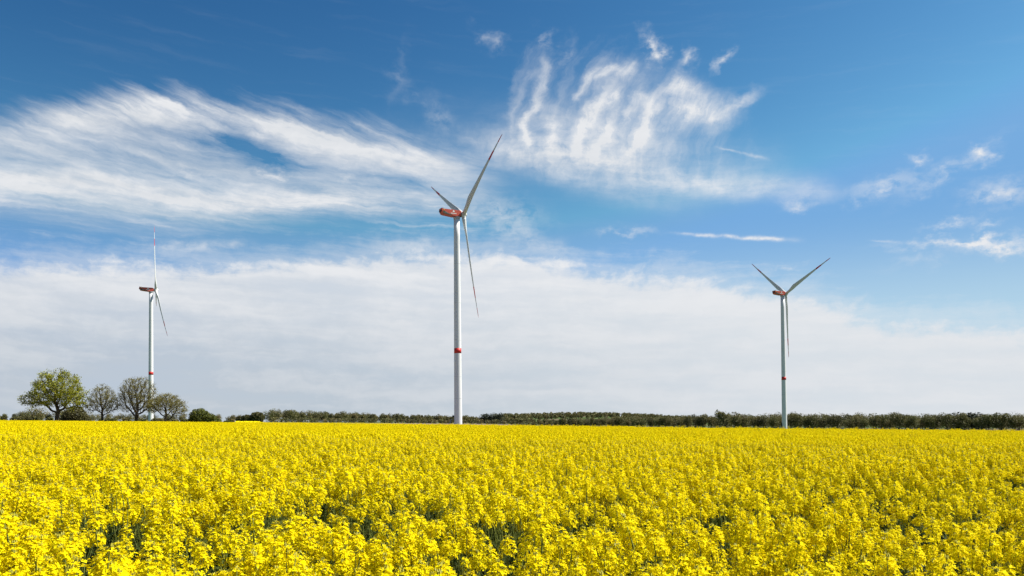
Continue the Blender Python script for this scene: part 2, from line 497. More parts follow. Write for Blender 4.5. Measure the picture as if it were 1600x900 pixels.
m, p = material('farmland', 0.95, 0.1)
x, y, z = split(world_pos())
n1 = noise(vec(x * 0.004, y * 0.004), 1.0, 4.0, 0.5)
n2 = noise(vec(x * 1.3, y * 1.3), 1.0, 5.0, 0.65)
strips = ramp(n1, [(0.40, (0.055, 0.095, 0.022)), (0.5, (0.075, 0.11, 0.03)), (0.56, (0.12, 0.09, 0.06)), (0.7, (0.15, 0.115, 0.085))])
plough = ramp(n2, [(0.3, (0.105, 0.075, 0.060)), (0.7, (0.20, 0.155, 0.13))])
soil = ramp(n2, [(0.3, (0.030, 0.030, 0.014)), (0.6, (0.045, 0.06, 0.018)), (0.8, (0.07, 0.06, 0.035))])
mxa = NT[0].nodes.new('ShaderNodeMix'); mxa.data_type = 'RGBA'
# ploughed land beyond the crop, between the hedges and the tall turbine
put(mxa.inputs['Factor'], sstep(-150.0, -140.0, x + (n2 - 0.5) * 6.0) * sstep(30.0, 18.0, x) * sstep(205.0, 215.0, y) * sstep(1300.0, 1260.0, y))
put(mxa.inputs['A'], strips); put(mxa.inputs['B'], plough)
mxb = NT[0].nodes.new('ShaderNodeMix'); mxb.data_type = 'RGBA'
put(mxb.inputs['Factor'], sstep(215.0, 200.0, y))
put(mxb.inputs['A'], S(mxa.outputs['Result'])); put(mxb.inputs['B'], soil)
put(p.inputs['Base Color'], S(mxb.outputs['Result']))
M['land'] = m

rad = np.concatenate([[0.0], np.geomspace(1.0, 14000, 150)])
ang = np.linspace(0, 2 * np.pi, 241)[:-1]
gx = rad[:, None] * np.sin(ang); gy = rad[:, None] * np.cos(ang)
gzv = land(gx, gy)
mb = MB()
mb.grid([list(zip(gx[i], gy[i], gzv[i])) for i in range(1, len(rad))], 0)
mb.face([(gx[1][j], gy[1][j], gzv[1][j]) for j in range(240)], 0)
tag(mb.build('ground', M['land']), kind='structure')


# ------------------------------------------------------------------ wind turbines
def blade_rows(r0, r1, n):
    """skin rings of a blade between two radii (fractions of the length), chord in X, thickness in Y"""
    L = 58.7
    rows = []
    for i in range(n + 1):
        t = r0 + (r1 - r0) * i / n
        root = 1 - float(sm(0.03, 0.20, t))
        chord = 2.3 * root + (1 - root) * (3.75 - 3.2 * min(1, max(0, (t - 0.18) / 0.80)) ** 0.82)
        if t > 0.97: chord *= max(0.08, math.sqrt(max(0.0, (1.0 - t) / 0.03)))
        thick = 2.3 * root + (1 - root) * chord * (0.30 - 0.16 * t)
        twist = R(16) * (1 - t) ** 2 + R(2)
        off = -0.20 * chord * (1 - root)            # leading edge stays near the pitch axis
        bend = 1.7 * t * t                          # blades bend forward, into the wind
        ring = []
        for k in range(16):
            a = 2 * math.pi * k / 16
            px = chord / 2 * math.cos(a); py = thick / 2 * math.sin(a) * (1 - 0.45 * (1 - root) * (0.5 - 0.5 * math.cos(a)))
            px = px + off * -1.0
            ring.append((px * math.cos(twist) - py * math.sin(twist), -bend + px * math.sin(twist) + py * math.cos(twist), t * L))
        rows.append(ring)
    return rows


def blade_meshes():
    bands = [(0.0, 0.69, 'blade', 26), (0.69, 0.80, 'red', 5), (0.80, 0.90, 'blade', 4), (0.90, 1.0, 'red', 10)]
    out = []
    for i, (a, b, mat, n) in enumerate(bands):
        q = MB(); q.grid(blade_rows(a, b, n), 0, cap1=(b == 1.0), cap0=(a == 0.0))
        out.append(q.mesh('blade' if i == 0 else ('blade_band' if mat == 'blade' else 'red_band'), M[mat]))
    return out


def nacelle_profile():
    """side outline (along axis y: + to the rotor, z up), hull deepest over the tower"""
    return [(-10.2, 2.2), (1.6, 2.1), (2.1, 1.4), (2.0, -1.2), (0.6, -1.95), (-2.6, -2.2), (-8.0, -1.55), (-9.2, -1.2), (-9.9, 0.2)]


def box_mesh(name, c, s, mat):
    q = MB(); q.box(c, s)
    return (name, q.mesh(name, mat))


def face_mesh(name, s, pts, off, mat, thick=0.03):
    q = MB()
    a = [(s * off, u, w) for u, w in pts]; b = [(s * (off + thick), u, w) for u, w in pts]
    if s < 0: a, b = a[::-1], b[::-1]
    q.grid([a, b], 0, smooth=False, cap0=True, cap1=True)
    return (name, q.mesh(name, mat))


def build_nacelle():
    pr = nacelle_profile()
    q = MB(); rows = []
    cy = sum(a for a, _ in pr) / len(pr); cz = sum(b for _, b in pr) / len(pr)
    for sx, inset in ((-2.05, 0.16), (-1.9, 0.0), (1.9, 0.0), (2.05, 0.16)):
        k = 1 - inset * 0.25
        rows.append([(sx, cy + (a - cy) * k, cz + (b - cz) * k) for a, b in pr])
    q.grid(rows, 0, smooth=False, cap0=True, cap1=True)
    out = [('body', q.mesh('nacelle', M['nacelle']))]
    for s in (-1, 1):
        # dark louvred panel low on the rear flank
        out.append(face_mesh('vent_panel', s, [(-9.5, 0.7), (-8.2, 0.6), (-6.2, -0.45), (-4.2, -1.25), (-2.9, -1.85), (-7.6, -1.35), (-8.85, -1.05)], 2.055, M['vent']))
        for u, w, l in ((-7.4, 0.0, 0.9), (-6.9, -0.45, 0.9), (-6.1, -0.85, 1.1), (-5.3, -1.25, 0.9), (-7.6, -0.75, 0.7)):
            out.append(box_mesh('louvre', (s * 2.10, u, w), (0.05, l, 0.12), M['steel']))
        out.append(box_mesh('orange_panel', (s * 2.07, -8.55, 1.6), (0.06, 0.8, 1.0), M['orange']))
        # emblem and a line of small lettering
        out.append(face_mesh('emblem', s, [(-3.3, 0.45), (-2.1, 0.45), (-2.1, 1.0), (-2.5, 1.75), (-2.9, 1.75), (-3.3, 1.0)], 2.055, M['lettering']))
        for k in range(5): out.append(box_mesh('lettering', (s * 2.07, -4.2 + k * 0.72, -0.5), (0.03, 0.5, 0.7), M['lettering']))
    out.append(box_mesh('cooler', (0, -9.55, 1.9), (3.6, 1.0, 1.4), M['dark']))
    out.append(box_mesh('rear_grille', (0, -10.1, 0.75), (3.0, 0.5, 1.0), M['dark']))
    q = MB(); q.tube((1.0, -8.4, 2.2), (1.0, -8.4, 4.4), 0.07, 0.06, 6, caps=True)
    out.append(('wind_mast', q.mesh('wind_mast', M['steel'])))
    out.append(box_mesh('roof_panel', (0, -4.0, 2.22), (2.9, 9.0, 0.16), M['lettering']))
    out.append(box_mesh('roof_hatch', (0, -3.0, 2.36), (1.4, 2.2, 0.12), M['lettering']))
    return out


def lathe(prof, n, axis='z', mat=0, caps=True):
    q = MB(); rows = []
    for r, h in prof:
        ring = []
        for k in range(n):
            a = 2 * math.pi * k / n
            c, s = r * math.cos(a), r * math.sin(a)
            ring.append((c, s, h) if axis == 'z' else (c, h, s) if axis == 'y' else (h, c, s))
        rows.append(ring)
    q.grid(rows, mat, cap0=caps, cap1=caps)
    return q


HUB_H = 127.5
TOWER_H = 124.6


def tower_r(h): return 2.32 - 0.62 * h / TOWER_H


NAC = build_nacelle()
BLD = blade_meshes()
q = MB(); q.grid([[(tower_r(h) * math.cos(2 * math.pi * k / 48), tower_r(h) * math.sin(2 * math.pi * k / 48), h) for k in range(48)] for h in np.linspace(0, TOWER_H, 13)], 0, cap1=True)
TOWER = q.mesh('tower', M['white'])


def ring_mesh(name, h0, h1, proud, mat):
    return lathe([(tower_r(h0), h0), (tower_r(h0) + proud, h0), (tower_r(h1) + proud, h1), (tower_r(h1), h1)], 48, caps=False).mesh(name, mat)


BAND = ring_mesh('red_band', 47.0, 49.9, 0.012, M['red'])
FLANGE = {h: ring_mesh('flange', h, h + 0.14, 0.03, M['steel']) for h in (21.0, 33.5, 54.5, 76.0, 98.5)}
YAW = lathe([(1.75, TOWER_H - 0.2), (1.95, TOWER_H), (1.95, TOWER_H + 1.1), (1.7, TOWER_H + 1.25)], 40).mesh('yaw_collar', M['steel'])
SPIN = lathe([(1.3, -0.6), (1.5, 0.3), (1.55, 1.3), (1.4, 2.2), (1.05, 2.9), (0.55, 3.3), (0.04, 3.42)], 32, 'y').mesh('spinner', M['blade'])
BACKP = lathe([(1.5, -0.9), (1.6, -0.6), (1.5, -0.5)], 32, 'y').mesh('hub_collar', M['dark'])
ROOT = lathe([(1.25, 0.8), (1.25, 1.75), (1.18, 1.8)], 24).mesh('blade_root', M['blade'])
q = MB(); q.box((-tower_r(0) - 0.9, 0, 3.1), (1.9, 1.6, 0.12)); DOOR = q.mesh('door_platform', M['dark'])
q = MB(); q.box((-tower_r(0) - 0.02, 0, 4.3), (0.2, 1.0, 2.2)); DOORP = q.mesh('door', M['dark'])
q = MB()
for s in (-1, 1):
    q.tube((-tower_r(0) - 1.7, s * 0.7, 3.1), (-tower_r(0) - 3.2, s * 0.7, 0.0), 0.07, 0.07, 6, caps=True)
    q.tube((-tower_r(0) - 1.7, s * 0.7, 4.2), (-tower_r(0) - 3.2, s * 0.7, 1.1), 0.05, 0.05, 6, caps=True)
    q.tube((-tower_r(0) - 1.7, s * 0.7, 3.1), (-tower_r(0) - 1.7, s * 0.7, 4.25), 0.05, 0.05, 6, caps=True)
    q.tube((-tower_r(0) - 1.7, s * 0.7, 4.2), (-tower_r(0) - 0.1, s * 0.7, 4.2), 0.05, 0.05, 6, caps=True)
for k in range(9): q.box((-tower_r(0) - 1.85 - k * 0.16, 0, 2.9 - k * 0.33), (0.26, 1.3, 0.05))
STAIR = q.mesh('stair', M['steel'])
q = MB(); q.box((-tower_r(6) - 0.75, 0, 6.6), (1.4, 1.3, 0.14)); HOOD = q.mesh('door_hood', M['vent'])
q = MB(); q.box((-tower_r(6) - 0.5, 0, 5.9), (0.9, 0.9, 0.9)); VBOX = q.mesh('ventilation_box', M['dark'])


def turbine(loc, axis_az, rot_deg, sink, label, tilt=5.75, pitch=0.0):
    x, y = loc
    t = empty('wind_turbine', (x, y, gz(x, y) - 0.4 - sink))
    tag(t, label, 'wind turbine', 'wind turbines standing behind the rapeseed field')
    ob = lambda name, me, par: link(bpy.data.objects.new(name, me), par)
    tw = ob('tower', TOWER, t)
    ob('red_band', BAND, tw)
    for h in FLANGE: ob('flange', FLANGE[h], tw)
    for nm, me in (('door_platform', DOOR), ('door', DOORP), ('stair', STAIR), ('door_hood', HOOD), ('ventilation_box', VBOX)):
        ob(nm, me, tw).location.z = sink
        if nm == 'stair': tw.children[-1]['kind'] = 'stuff'
    ob('yaw_collar', YAW, t)
    na = ob('nacelle', NAC[0][1], t)
    na.location = (0, 0, HUB_H); na.scale = (1, 1, 0.82); na.rotation_euler = (0, 0, -R(axis_az))     # local +Y is the rotor axis
    for k, me in NAC[1:]: ob(k, me, na)
    # the rotor: a spinner and three blades, shaft tilted up
    base = Matrix.Translation((0, 0, HUB_H)) @ Matrix.Rotation(-R(axis_az), 4, 'Z') @ Matrix.Translation((0, 3.0, 0)) @ Matrix.Rotation(R(tilt), 4, 'X')
    hub = ob('hub', SPIN, t); hub.matrix_local = base
    ob('hub_collar', BACKP, hub)
    for k in range(3):
        # clock angle seen from behind the rotor (as from the camera), to the right of vertical
        mtx = base @ Matrix.Translation((0, 1.3, 0)) @ Matrix.Rotation(R(rot_deg + 120 * k), 4, 'Y') @ Matrix.Rotation(-R(1.27), 4, 'X')
        bl = ob('blade', BLD[0], t)
        bl.matrix_local = mtx @ Matrix.Translation((0, 0, 1.5)) @ Matrix.Rotation(math.pi + R(pitch), 4, 'Z')
        ob('red_band', BLD[1], bl); ob('white_band', BLD[2], bl); ob('red_tip', BLD[3], bl); 
        r_ = ob('blade_root', ROOT, hub); r_.matrix_local = base.inverted() @ mtx
    return t


turbine((-30.95, 461.00), 63.4, 60.1, 5.0, 'tallest white wind turbine in the middle with a red nacelle and red tower band')
turbine((252.33, 745.00), 67.8, 67.8, 0.0, 'white wind turbine standing alone before the wood, two blades raised in a V')
turbine((-340.19, 757.00), 63.0, 22.0, 2.4, 'white wind turbine rising behind the budding trees, rotor seen edge on', pitch=-24.0)


# ------------------------------------------------------------------ trees
def grow(rng, crown, trunk_h, step=0.45, lean=(0, 0), n_attr=900, influence=3.2, kill=0.75, iters=160, fork=0.0):
    """space colonisation: limbs grow towards points spread through the crown's volume.
    crown: ellipsoids (cx, cy, cz, rx, ry, rz)"""
    pts = []
    vol = np.array([c[3] * c[4] * c[5] for c in crown]); vol = vol / vol.sum()
    while len(pts) < n_attr:
        c = crown[rng.choice(len(crown), p=vol)]
        d = rng.normal(size=3); d /= np.linalg.norm(d)
        r = rng.random() ** 0.42
        pts.append([c[0] + d[0] * r * c[3], c[1] + d[1] * r * c[4], c[2] + d[2] * r * c[5]])
    A = np.array(pts); A = A[A[:, 2] > trunk_h * 0.75]
    nodes = [np.array([0.0, 0.0, -0.5])]; par = [-1]
    n = int((trunk_h + 0.5) / step)
    for i in range(n):
        t = (i + 1) / n
        nodes.append(np.array([lean[0] * t * t, lean[1] * t * t, -0.5 + (trunk_h + 0.5) * t])); par.append(len(nodes) - 2)
    alive = np.ones(len(A), bool)
    for it in range(iters):
        N = np.array(nodes)
        if not alive.any(): break
        B = A[alive]
        d2 = ((B[:, None, :] - N[None]) ** 2).sum(2)
        near = d2.argmin(1); dm = np.sqrt(d2[np.arange(len(B)), near])
        lim = influence if it > 14 else 60.0
        ok = dm < lim
        if not ok.any(): lim = 60.0; ok = dm < lim
        new = 0
        for k in np.unique(near[ok]):
            v = (B[ok & (near == k)] - N[k]); v /= np.linalg.norm(v, axis=1)[:, None]
            g = v.sum(0) / len(v) + rng.normal(size=3) * 0.16
            L = np.linalg.norm(g)
            if L < 1e-3: continue
            nodes.append(N[k] + g / L * step); par.append(int(k)); new += 1
        if new == 0: break
        N2 = np.array(nodes[-new:])
        d2 = ((A[:, None, :] - N2[None]) ** 2).sum(2).min(1)
        alive &= d2 > kill * kill
        if len(nodes) > 5000: break
    N = np.array(nodes); par = np.array(par)
    cnt = np.zeros(len(N)); kids = np.zeros(len(N), int)
    r = np.zeros(len(N))
    for i in range(len(N) - 1, -1, -1):
        if r[i] == 0: r[i] = 0.027 ** 2.35
        if par[i] >= 0: r[par[i]] += r[i]; kids[par[i]] += 1
    r = r ** (1 / 2.35)
    return N, par, r, kids


def wood_mesh(name, N, par, r, mat, minr=0.0):
    q = MB()
    for i in range(1, len(N)):
        if r[i] < minr: continue
        k = par[i]
        flare = 1.0 + 0.55 * max(0.0, 1 - max(N[k][2], 0) / 1.2)
        ra, rb = r[k] * flare if par[k] >= 0 else r[k] * 1.55, r[i]
        if r[k] > 1.9 * r[i]: ra = r[i] * 1.35
        q.tube(N[k], N[i], ra, rb, 7 if r[i] > 0.1 else 4 if r[i] > 0.04 else 3)
    return q.mesh(name, mat)


def leaf_quads(rng, C, size, flat=0.3):
    """n randomly turned leaf sprays centred on C"""
    n = len(C)
    a = rng.normal(size=(n, 3)); a /= np.linalg.norm(a, axis=1)[:, None]
    b = rng.normal(size=(n, 3)); b -= a * (a * b).sum(1)[:, None]; b /= np.linalg.norm(b, axis=1)[:, None]
    s = size * (0.6 + 0.8 * rng.random(n))[:, None]
    w = s * (0.45 + 0.4 * rng.random(n))[:, None]
    c = np.cross(a, b) * s * flat * rng.choice([-1, 1], n)[:, None]
    return np.stack([C - a * s, C - b * w + c, C + a * s, C + b * w + c], 1)


M['oak_leaf'] = leafy('oak_leaf', [(0.0, (0.12, 0.14, 0.010)), (0.45, (0.23, 0.255, 0.014)), (0.8, (0.33, 0.32, 0.022)), (1.0, (0.38, 0.34, 0.03))], lambda: island_random(), 0.35)
M['bud_leaf'] = leafy('bud_leaf', [(0.0, (0.12, 0.10, 0.033)), (0.5, (0.185, 0.165, 0.043)), (1.0, (0.25, 0.235, 0.052))], lambda: island_random(), 0.3)
M['shrub_leaf'] = leafy('shrub_leaf', [(0.0, (0.05, 0.065, 0.013)), (0.5, (0.10, 0.115, 0.02)), (1.0, (0.17, 0.18, 0.028))], lambda: island_random(), 0.3)
M['brown_shrub'] = leafy('brown_shrub_leaf', [(0.0, (0.065, 0.060, 0.026)), (0.5, (0.095, 0.088, 0.034)), (1.0, (0.13, 0.13, 0.04))], lambda: island_random(), 0.3)


def big_tree(loc, seed, crown, trunk_h, label, cat_name, leaf, leaf_per, leaf_size, spread, n_attr, lean=(0, 0), twig_r=0.05, step=0.45, thick=1.0, clump=False, influence=3.2, kill=0.75):
    rng = np.random.default_rng(seed)
    N, par, r, kids = grow(rng, crown, trunk_h, step, lean, n_attr, influence, kill)
    r = r * thick
    t = empty(cat_name, (loc[0], loc[1], gz(*loc)))
    tag(t, label, 'tree', 'free standing trees at the far edge of the field')
    link(bpy.data.objects.new('trunk', wood_mesh('trunk', N, par, r, M['bark'])), t)
    ends = N[(r < twig_r * thick) & (N[:, 2] > trunk_h * 0.9)]
    if clump:                       # leaves gather in tufts round some of the twig ends, sky between them
        ends = ends[rng.random(len(ends)) < 0.62]
    C = np.repeat(ends, leaf_per, 0)
    C = C + rng.normal(size=C.shape) * spread * np.array([1, 1, 0.7])
    link(bpy.data.objects.new('crown', quads_mesh('crown', leaf_quads(rng, C, leaf_size), leaf)), t)
    return t


big_tree((-115.66, 204.00), 3, [(0.3, 0, 9.6, 6.2, 5.5, 5.2), (-2.5, 0.5, 8.2, 5.0, 4.5, 3.6), (4.4, -0.5, 7.4, 4.2, 4.0, 3.4), (-7.0, 0, 7.0, 3.1, 2.6, 2.0), (-4.8, 0.6, 6.0, 3.4, 2.6, 1.4), (5.6, 0.4, 5.7, 2.8, 2.4, 1.2)], 3.9,
         'large spreading tree in yellow-green leaf with a thick forked trunk', 'oak_tree', M['oak_leaf'], 26, 0.15, 0.42, 1500, (0.5, 0), 0.05, thick=1.8, clump=True)
big_tree((-105.07, 206.00), 11, [(0.2, 0, 7.2, 3.3, 3.0, 3.9), (-2.2, 0, 5.4, 2.4, 2.2, 2.2), (2.4, 0, 5.4, 2.4, 2.2, 2.3)], 2.9,
         'slender budding tree with thin crown, between the leafy tree and the broad bare one', 'budding_tree', M['bud_leaf'], 20, 0.095, 0.32, 1200, (0.1, 0), 0.035, 0.36, thick=1.4, kill=0.6)
big_tree((-96.30, 206.00), 17, [(0.4, 0, 8.4, 4.7, 4.5, 4.8), (-2.4, 0, 6.6, 3.0, 3.0, 3.2), (3.6, 0, 6.0, 2.9, 2.8, 3.0)], 2.2,
         'broad budding tree with many upright limbs, partly before the turbine tower', 'budding_tree', M['bud_leaf'], 17, 0.095, 0.32, 2200, (0.0, 0), 0.035, 0.38, thick=1.5, kill=0.62)
big_tree((-87.70, 203.00), 23, [(0.4, 0, 6.0, 3.7, 3.5, 2.8), (-2.6, 0, 5.4, 2.3, 2.2, 2.0), (3.4, 0, 4.9, 2.5, 2.2, 2.2), (4.4, 0, 3.4, 1.4, 1.3, 1.2)], 1.5,
         'small forked budding tree to the right of the turbine tower', 'budding_tree', M['bud_leaf'], 22, 0.10, 0.32, 1300, (0.2, 0), 0.035, 0.36, thick=1.45, kill=0.62)


def shrub(loc, seed, blobs_, leaf, n, size, label, name='shrub', stems=6, cat='shrub', group=None):
    """dense bush: leaf sprays through a few overlapping ellipsoids, stems inside"""
    rng = np.random.default_rng(seed)
    t = empty(name, (loc[0], loc[1], gz(*loc)))
    tag(t, label, cat, group)
    q = MB()
    for b in blobs_:
        for k in range(stems):
            e = (b[0] + rng.uniform(-.6, .6) * b[3], b[1] + rng.uniform(-.6, .6) * b[4], b[2] + rng.uniform(-0.1, 0.75) * b[5])
            mid = (e[0] * 0.45, e[1] * 0.45, e[2] * 0.4)
            q.tube((e[0] * 0.12, e[1] * 0.12, -0.3), mid, 0.10, 0.07, 5); q.tube(mid, e, 0.07, 0.025, 4)
    q.build('stem', M['bark'], t)
    vol = np.array([b[3] * b[4] * b[5] for b in blobs_]); vol /= vol.sum()
    idx = rng.choice(len(blobs_), n, p=vol); B = np.array(blobs_)[idx]
    d = rng.normal(size=(n, 3)); d /= np.linalg.norm(d, axis=1)[:, None]
    rr = (0.35 + 0.65 * rng.random(n) ** 0.5) * (1 + 0.10 * np.sin(d[:, 0] * 9 + seed) * np.cos(d[:, 2] * 8))
    C = B[:, :3] + d * rr[:, None] * B[:, 3:]
    C = C[C[:, 2] > 0.05]
    link(bpy.data.objects.new('crown', quads_mesh('crown', leaf_quads(rng, C, size), leaf)), t)
    return t


shrub((-120.83, 222.00), 5, [(0, 0, 2.8, 3.2, 3.0, 2.6), (-1.9, 0, 1.8, 1.8, 2, 1.9), (2.1, 0, 1.7, 1.7, 2, 1.8)], M['brown_shrub'], 5200, 0.20, 'rounded brownish shrub under the right side of the leafy tree', cat='shrub')
shrub((-78.63, 204.00), 6, [(-0.6, 0, 2.4, 2.6, 2.4, 2.5), (1.6, 0, 1.8, 2.4, 2.0, 1.9), (3.4, 0, 1.2, 1.6, 1.6, 1.1), (-2.4, 0, 1.8, 1.2, 1.4, 1.6)], M['shrub_leaf'], 6500, 0.19, 'large dark green shrub standing alone right of the budding trees', cat='shrub')
shrub((-69.15, 196.00), 7, [(0, 0, 0.9, 1.4, 1.2, 1.0), (1.1, 0, 0.7, 1.0, 1, 0.7)], M['shrub_leaf'], 1500, 0.15, 'low dark green bush at the edge of the field beside the large shrub', name='low_bush', cat='shrub')
shrub((-203.39, 640.00), 8, [(0.4, 0, 4.2, 5.6, 5.0, 4.6), (-7.5, 0, 3.4, 4.8, 4, 3.2), (-13.5, 0, 3.0, 3.4, 3, 2.7)], M['brown_shrub'], 6000, 0.55, 'dark bushy clump with a domed top at the end of the distant wood', name='hedge_clump', cat='shrub')


# woods: a front row of single trees, the mass behind them as one
def far_crown(rng, w, h, n, size, base=0.06, conifer=False):
    """leaf sprays of one distant tree: lumpy crown reaching low at the wood's edge"""
    C = []
    k = 7
    lobes = [(rng.uniform(-.5, .5) * w * .6, rng.uniform(-.5, .5) * w * .6, h * rng.uniform(0.35, 0.80), w * rng.uniform(.22, .38)) for _ in range(k)] + [(0, 0, h * .55, w * .45), (0, 0, h * .30, w * .42)]
    if conifer:
        z = rng.random(n) ** 0.8; r = (1.05 - z) * w * 0.38 * (0.6 + 0.4 * rng.random(n)); a = rng.random(n) * 6.283
        P = np.stack([r * np.cos(a), r * np.sin(a), h * (0.12 + 0.88 * z)], 1)
    else:
        L = np.array(lobes)[rng.integers(0, len(lobes), n)]
        d = rng.normal(size=(n, 3)); d /= np.linalg.norm(d, axis=1)[:, None]
        rr = (0.5 + 0.5 * rng.random(n) ** 0.6)[:, None]
        P = L[:, :3] + d * rr * L[:, 3:4] * np.array([1, 1, 1.15])
        P[:, 2] = np.clip(P[:, 2], h * base, h * 1.02)
    return P


FOREST = [(0.0, (0.060, 0.066, 0.026)), (0.25, (0.105, 0.098, 0.038)), (0.45, (0.145, 0.13, 0.043)), (0.6, (0.11, 0.128, 0.034)), (0.8, (0.165, 0.12, 0.055)), (1.0, (0.20, 0.19, 0.048))]
M['forest'] = leafy('forest_leaf', FOREST, lambda: obj_random(), 0.2, 0.35)
M['forest_mass'] = leafy('forest_mass', FOREST, lambda: attribute('tint'), 0.2, 0.3)
M['conifer'] = leafy('conifer_leaf', [(0.0, (0.018, 0.026, 0.014)), (1.0, (0.035, 0.045, 0.022))], lambda: island_random(), 0.1)

rng = np.random.default_rng(41)
PROTO = []
for k in range(6):
    P = far_crown(rng, 11.0, 17.0, 2000, 0.6)
    cm = quads_mesh('crown', leaf_quads(rng, P, 0.42), M['forest'])
    q = MB()
    q.tube((0, 0, -1), (0, 0, 6), 0.35, 0.25, 6)
    for _ in range(7):
        a = rng.uniform(0, 6.28); q.tube((0, 0, rng.uniform(3, 6)), (3.5 * math.cos(a), 3.5 * math.sin(a), rng.uniform(8, 14)), 0.16, 0.05, 4)
    PROTO.append((cm, q.mesh('trunk', M['bark'])))


def wood_row(p0, p1, n, h0, h1, seed, label, group, jitter=6.0):
    rg = np.random.default_rng(seed)
    for i in range(n):
        t = (i + rg.uniform(0.2, 0.8)) / n
        x = p0[0] + (p1[0] - p0[0]) * t; y = p0[1] + (p1[1] - p0[1]) * t + rg.uniform(-jitter, jitter)
        h = h0 + (h1 - h0) * t
        s = h / 17.0 * rg.uniform(0.72, 1.16)
        cm, tm = PROTO[rg.integers(0, len(PROTO))]
        o = empty('woodland_tree', (x, y, gz(x, y)), rg.uniform(0, 6.28))
        o.scale = (s * rg.uniform(0.9, 1.25), s * rg.uniform(0.9, 1.25), s)
        tag(o, label, 'tree', group)
        link(bpy.data.objects.new('crown', cm), o); link(bpy.data.objects.new('trunk', tm), o)


def wood_mass(name, label, spots, leaf_size, per, seed, mat=None, conifer=False):
    rg = np.random.default_rng(seed)
    Q, T = [], []
    for x, y, w, h in spots:
        P = far_crown(rg, w, h, per, leaf_size, conifer=conifer) + np.array([x, y, gz(x, y)])
        Q.append(leaf_quads(rg, P, leaf_size)); T.append(np.full(per, rg.random()))
    o = link(bpy.data.objects.new(name, quads_mesh(name, np.concatenate(Q), mat or M['forest_mass'], np.concatenate(T))))
    return tag(o, label, 'woodland', kind='stuff')


def rows(p0, p1, n, depth, k, h0, h1, seed, w=11.0):
    rg = np.random.default_rng(seed); out = []
    for j in range(k):
        for i in range(n):
            t = (i + rg.random()) / n
            x = p0[0] + (p1[0] - p0[0]) * t + rg.uniform(-3, 3); y = p0[1] + (p1[1] - p0[1]) * t + depth * (j + rg.random()) / k
            h = (h0 + (h1 - h0) * t) * rg.uniform(0.78, 1.12)
            out.append((x, y, w * rg.uniform(0.8, 1.3) * h / 17, h))
    return out


# right wood, from behind the middle of the field to past the right edge of the view
wood_row((84.21, 1010.00), (273.98, 830.00), 26, 12.0, 17.8, 1, 'brown-green spring tree in the edge of the wood left of the lone turbine', 'trees along the edge of the wood left of the lone turbine')
wood_row((283.89, 830.00), (520.01, 760.00), 32, 16.5, 17.5, 2, 'brown-green spring tree in the edge of the wood right of the lone turbine', 'trees along the edge of the wood right of the lone turbine')
wood_mass('woodland', 'brown-green wood behind the lone turbine, seen as one mass', rows((65.38, 1030.00), (297.49, 850.00), 40, 70, 3, 11.5, 17.8, 3) + rows((289.02, 845.00), (673.89, 770.00), 70, 80, 3, 17, 18.5, 4), 0.5, 800, 5)
# middle wood and low scrub, further off
wood_mass('far_woodland', 'dark distant wood along the horizon left of the tall turbine', rows((-333.77, 1080.00), (-225.65, 1180.00), 30, 60, 2, 17, 15, 6, 12) + rows((-244.44, 1180.00), (129.09, 1250.00), 66, 80, 3, 14.5, 9.0, 7), 0.55, 700, 8)
wood_mass('hill_wood', 'hazy wooded hill on the horizon right of the tall turbine', rows((-54.17, 2250.00), (623.50, 2450.00), 70, 700, 7, 13, 13, 9, 16), 1.7, 150, 10)
wood_mass('far_hedge', 'hedges and small trees along the horizon behind the left trees', rows((-468.85, 640.00), (-412.49, 700.00), 26, 30, 1, 7.0, 8.0, 11, 14) + rows((-447.84, 760.00), (-294.37, 840.00), 44, 40, 1, 8.0, 7.5, 12, 15)
          + rows((-343.36, 560.00), (-312.16, 560.00), 8, 20, 1, 9.5, 8.5, 13, 14) + rows((-308.16, 430.00), (-259.28, 440.00), 26, 10, 1, 3.6, 3.0, 14, 20) + rows((-259.28, 440.00), (-164.71, 470.00), 40, 10, 1, 2.6, 2.4, 15, 22), 0.34, 550, 16)
wood_mass('field_edge_scrub', 'low dark scrub between the wood and the ploughed strip', rows((-306.65, 1000.00), (49.46, 1040.00), 70, 20, 1, 5.5, 5.0, 17, 30), 0.7, 140, 18)


def lone(loc, s, seed, label, name='woodland_tree', conifer=False, wx=1.0, cat='tree'):
    rg = np.random.default_rng(seed)
    o = empty(name, (loc[0], loc[1], gz(*loc)), rg.uniform(0, 6.28)); o.scale = (s * wx, s * wx, s)
    tag(o, label, cat)
    P = far_crown(rg, 11.0, 17.0, 900, 0.6)
    link(bpy.data.objects.new('crown', quads_mesh('crown', leaf_quads(rg, P, 0.6), M['conifer'] if conifer else M['forest'])), o)
    link(bpy.data.objects.new('trunk', PROTO[0][1]), o)


lone((222.46, 840.00), 1.24, 61, 'tallest rounded tree of the wood, left of the lone turbine', wx=1.2)
lone((235.94, 850.00), 1.12, 62, 'rounded tree just right of the tallest one in the wood', wx=1.1)
lone((8.98, 960.00), 0.62, 63, 'dark rounded bush before the distant wood, right of the tall tower', wx=1.5)
lone((44.23, 930.00), 0.50, 64, 'small dark bush before the wooded hill', wx=1.3)
for k, (px, D, s) in enumerate(((443.61, 800.00) + (0,), (453.35, 806.00) + (0,), (458.12, 802.00) + (0,), (468.62, 808.00) + (0,))):
    lone((px, D), 1.12, 70 + k, 'dark pine crown standing above the wood, %s of four' % ('leftmost', 'second', 'third', 'rightmost')[k], 'pine_tree', True, 1.5)
for k, (px, D) in enumerate(((-40.96, 1190.00), (-30.67, 1195.00), (-20.13, 1190.00))):
    lone((px, D), 0.98, 80 + k, 'dark distant pine just right of the tall tower, %s of three' % ('left', 'middle', 'right')[k], 'pine_tree', True, 1.6)


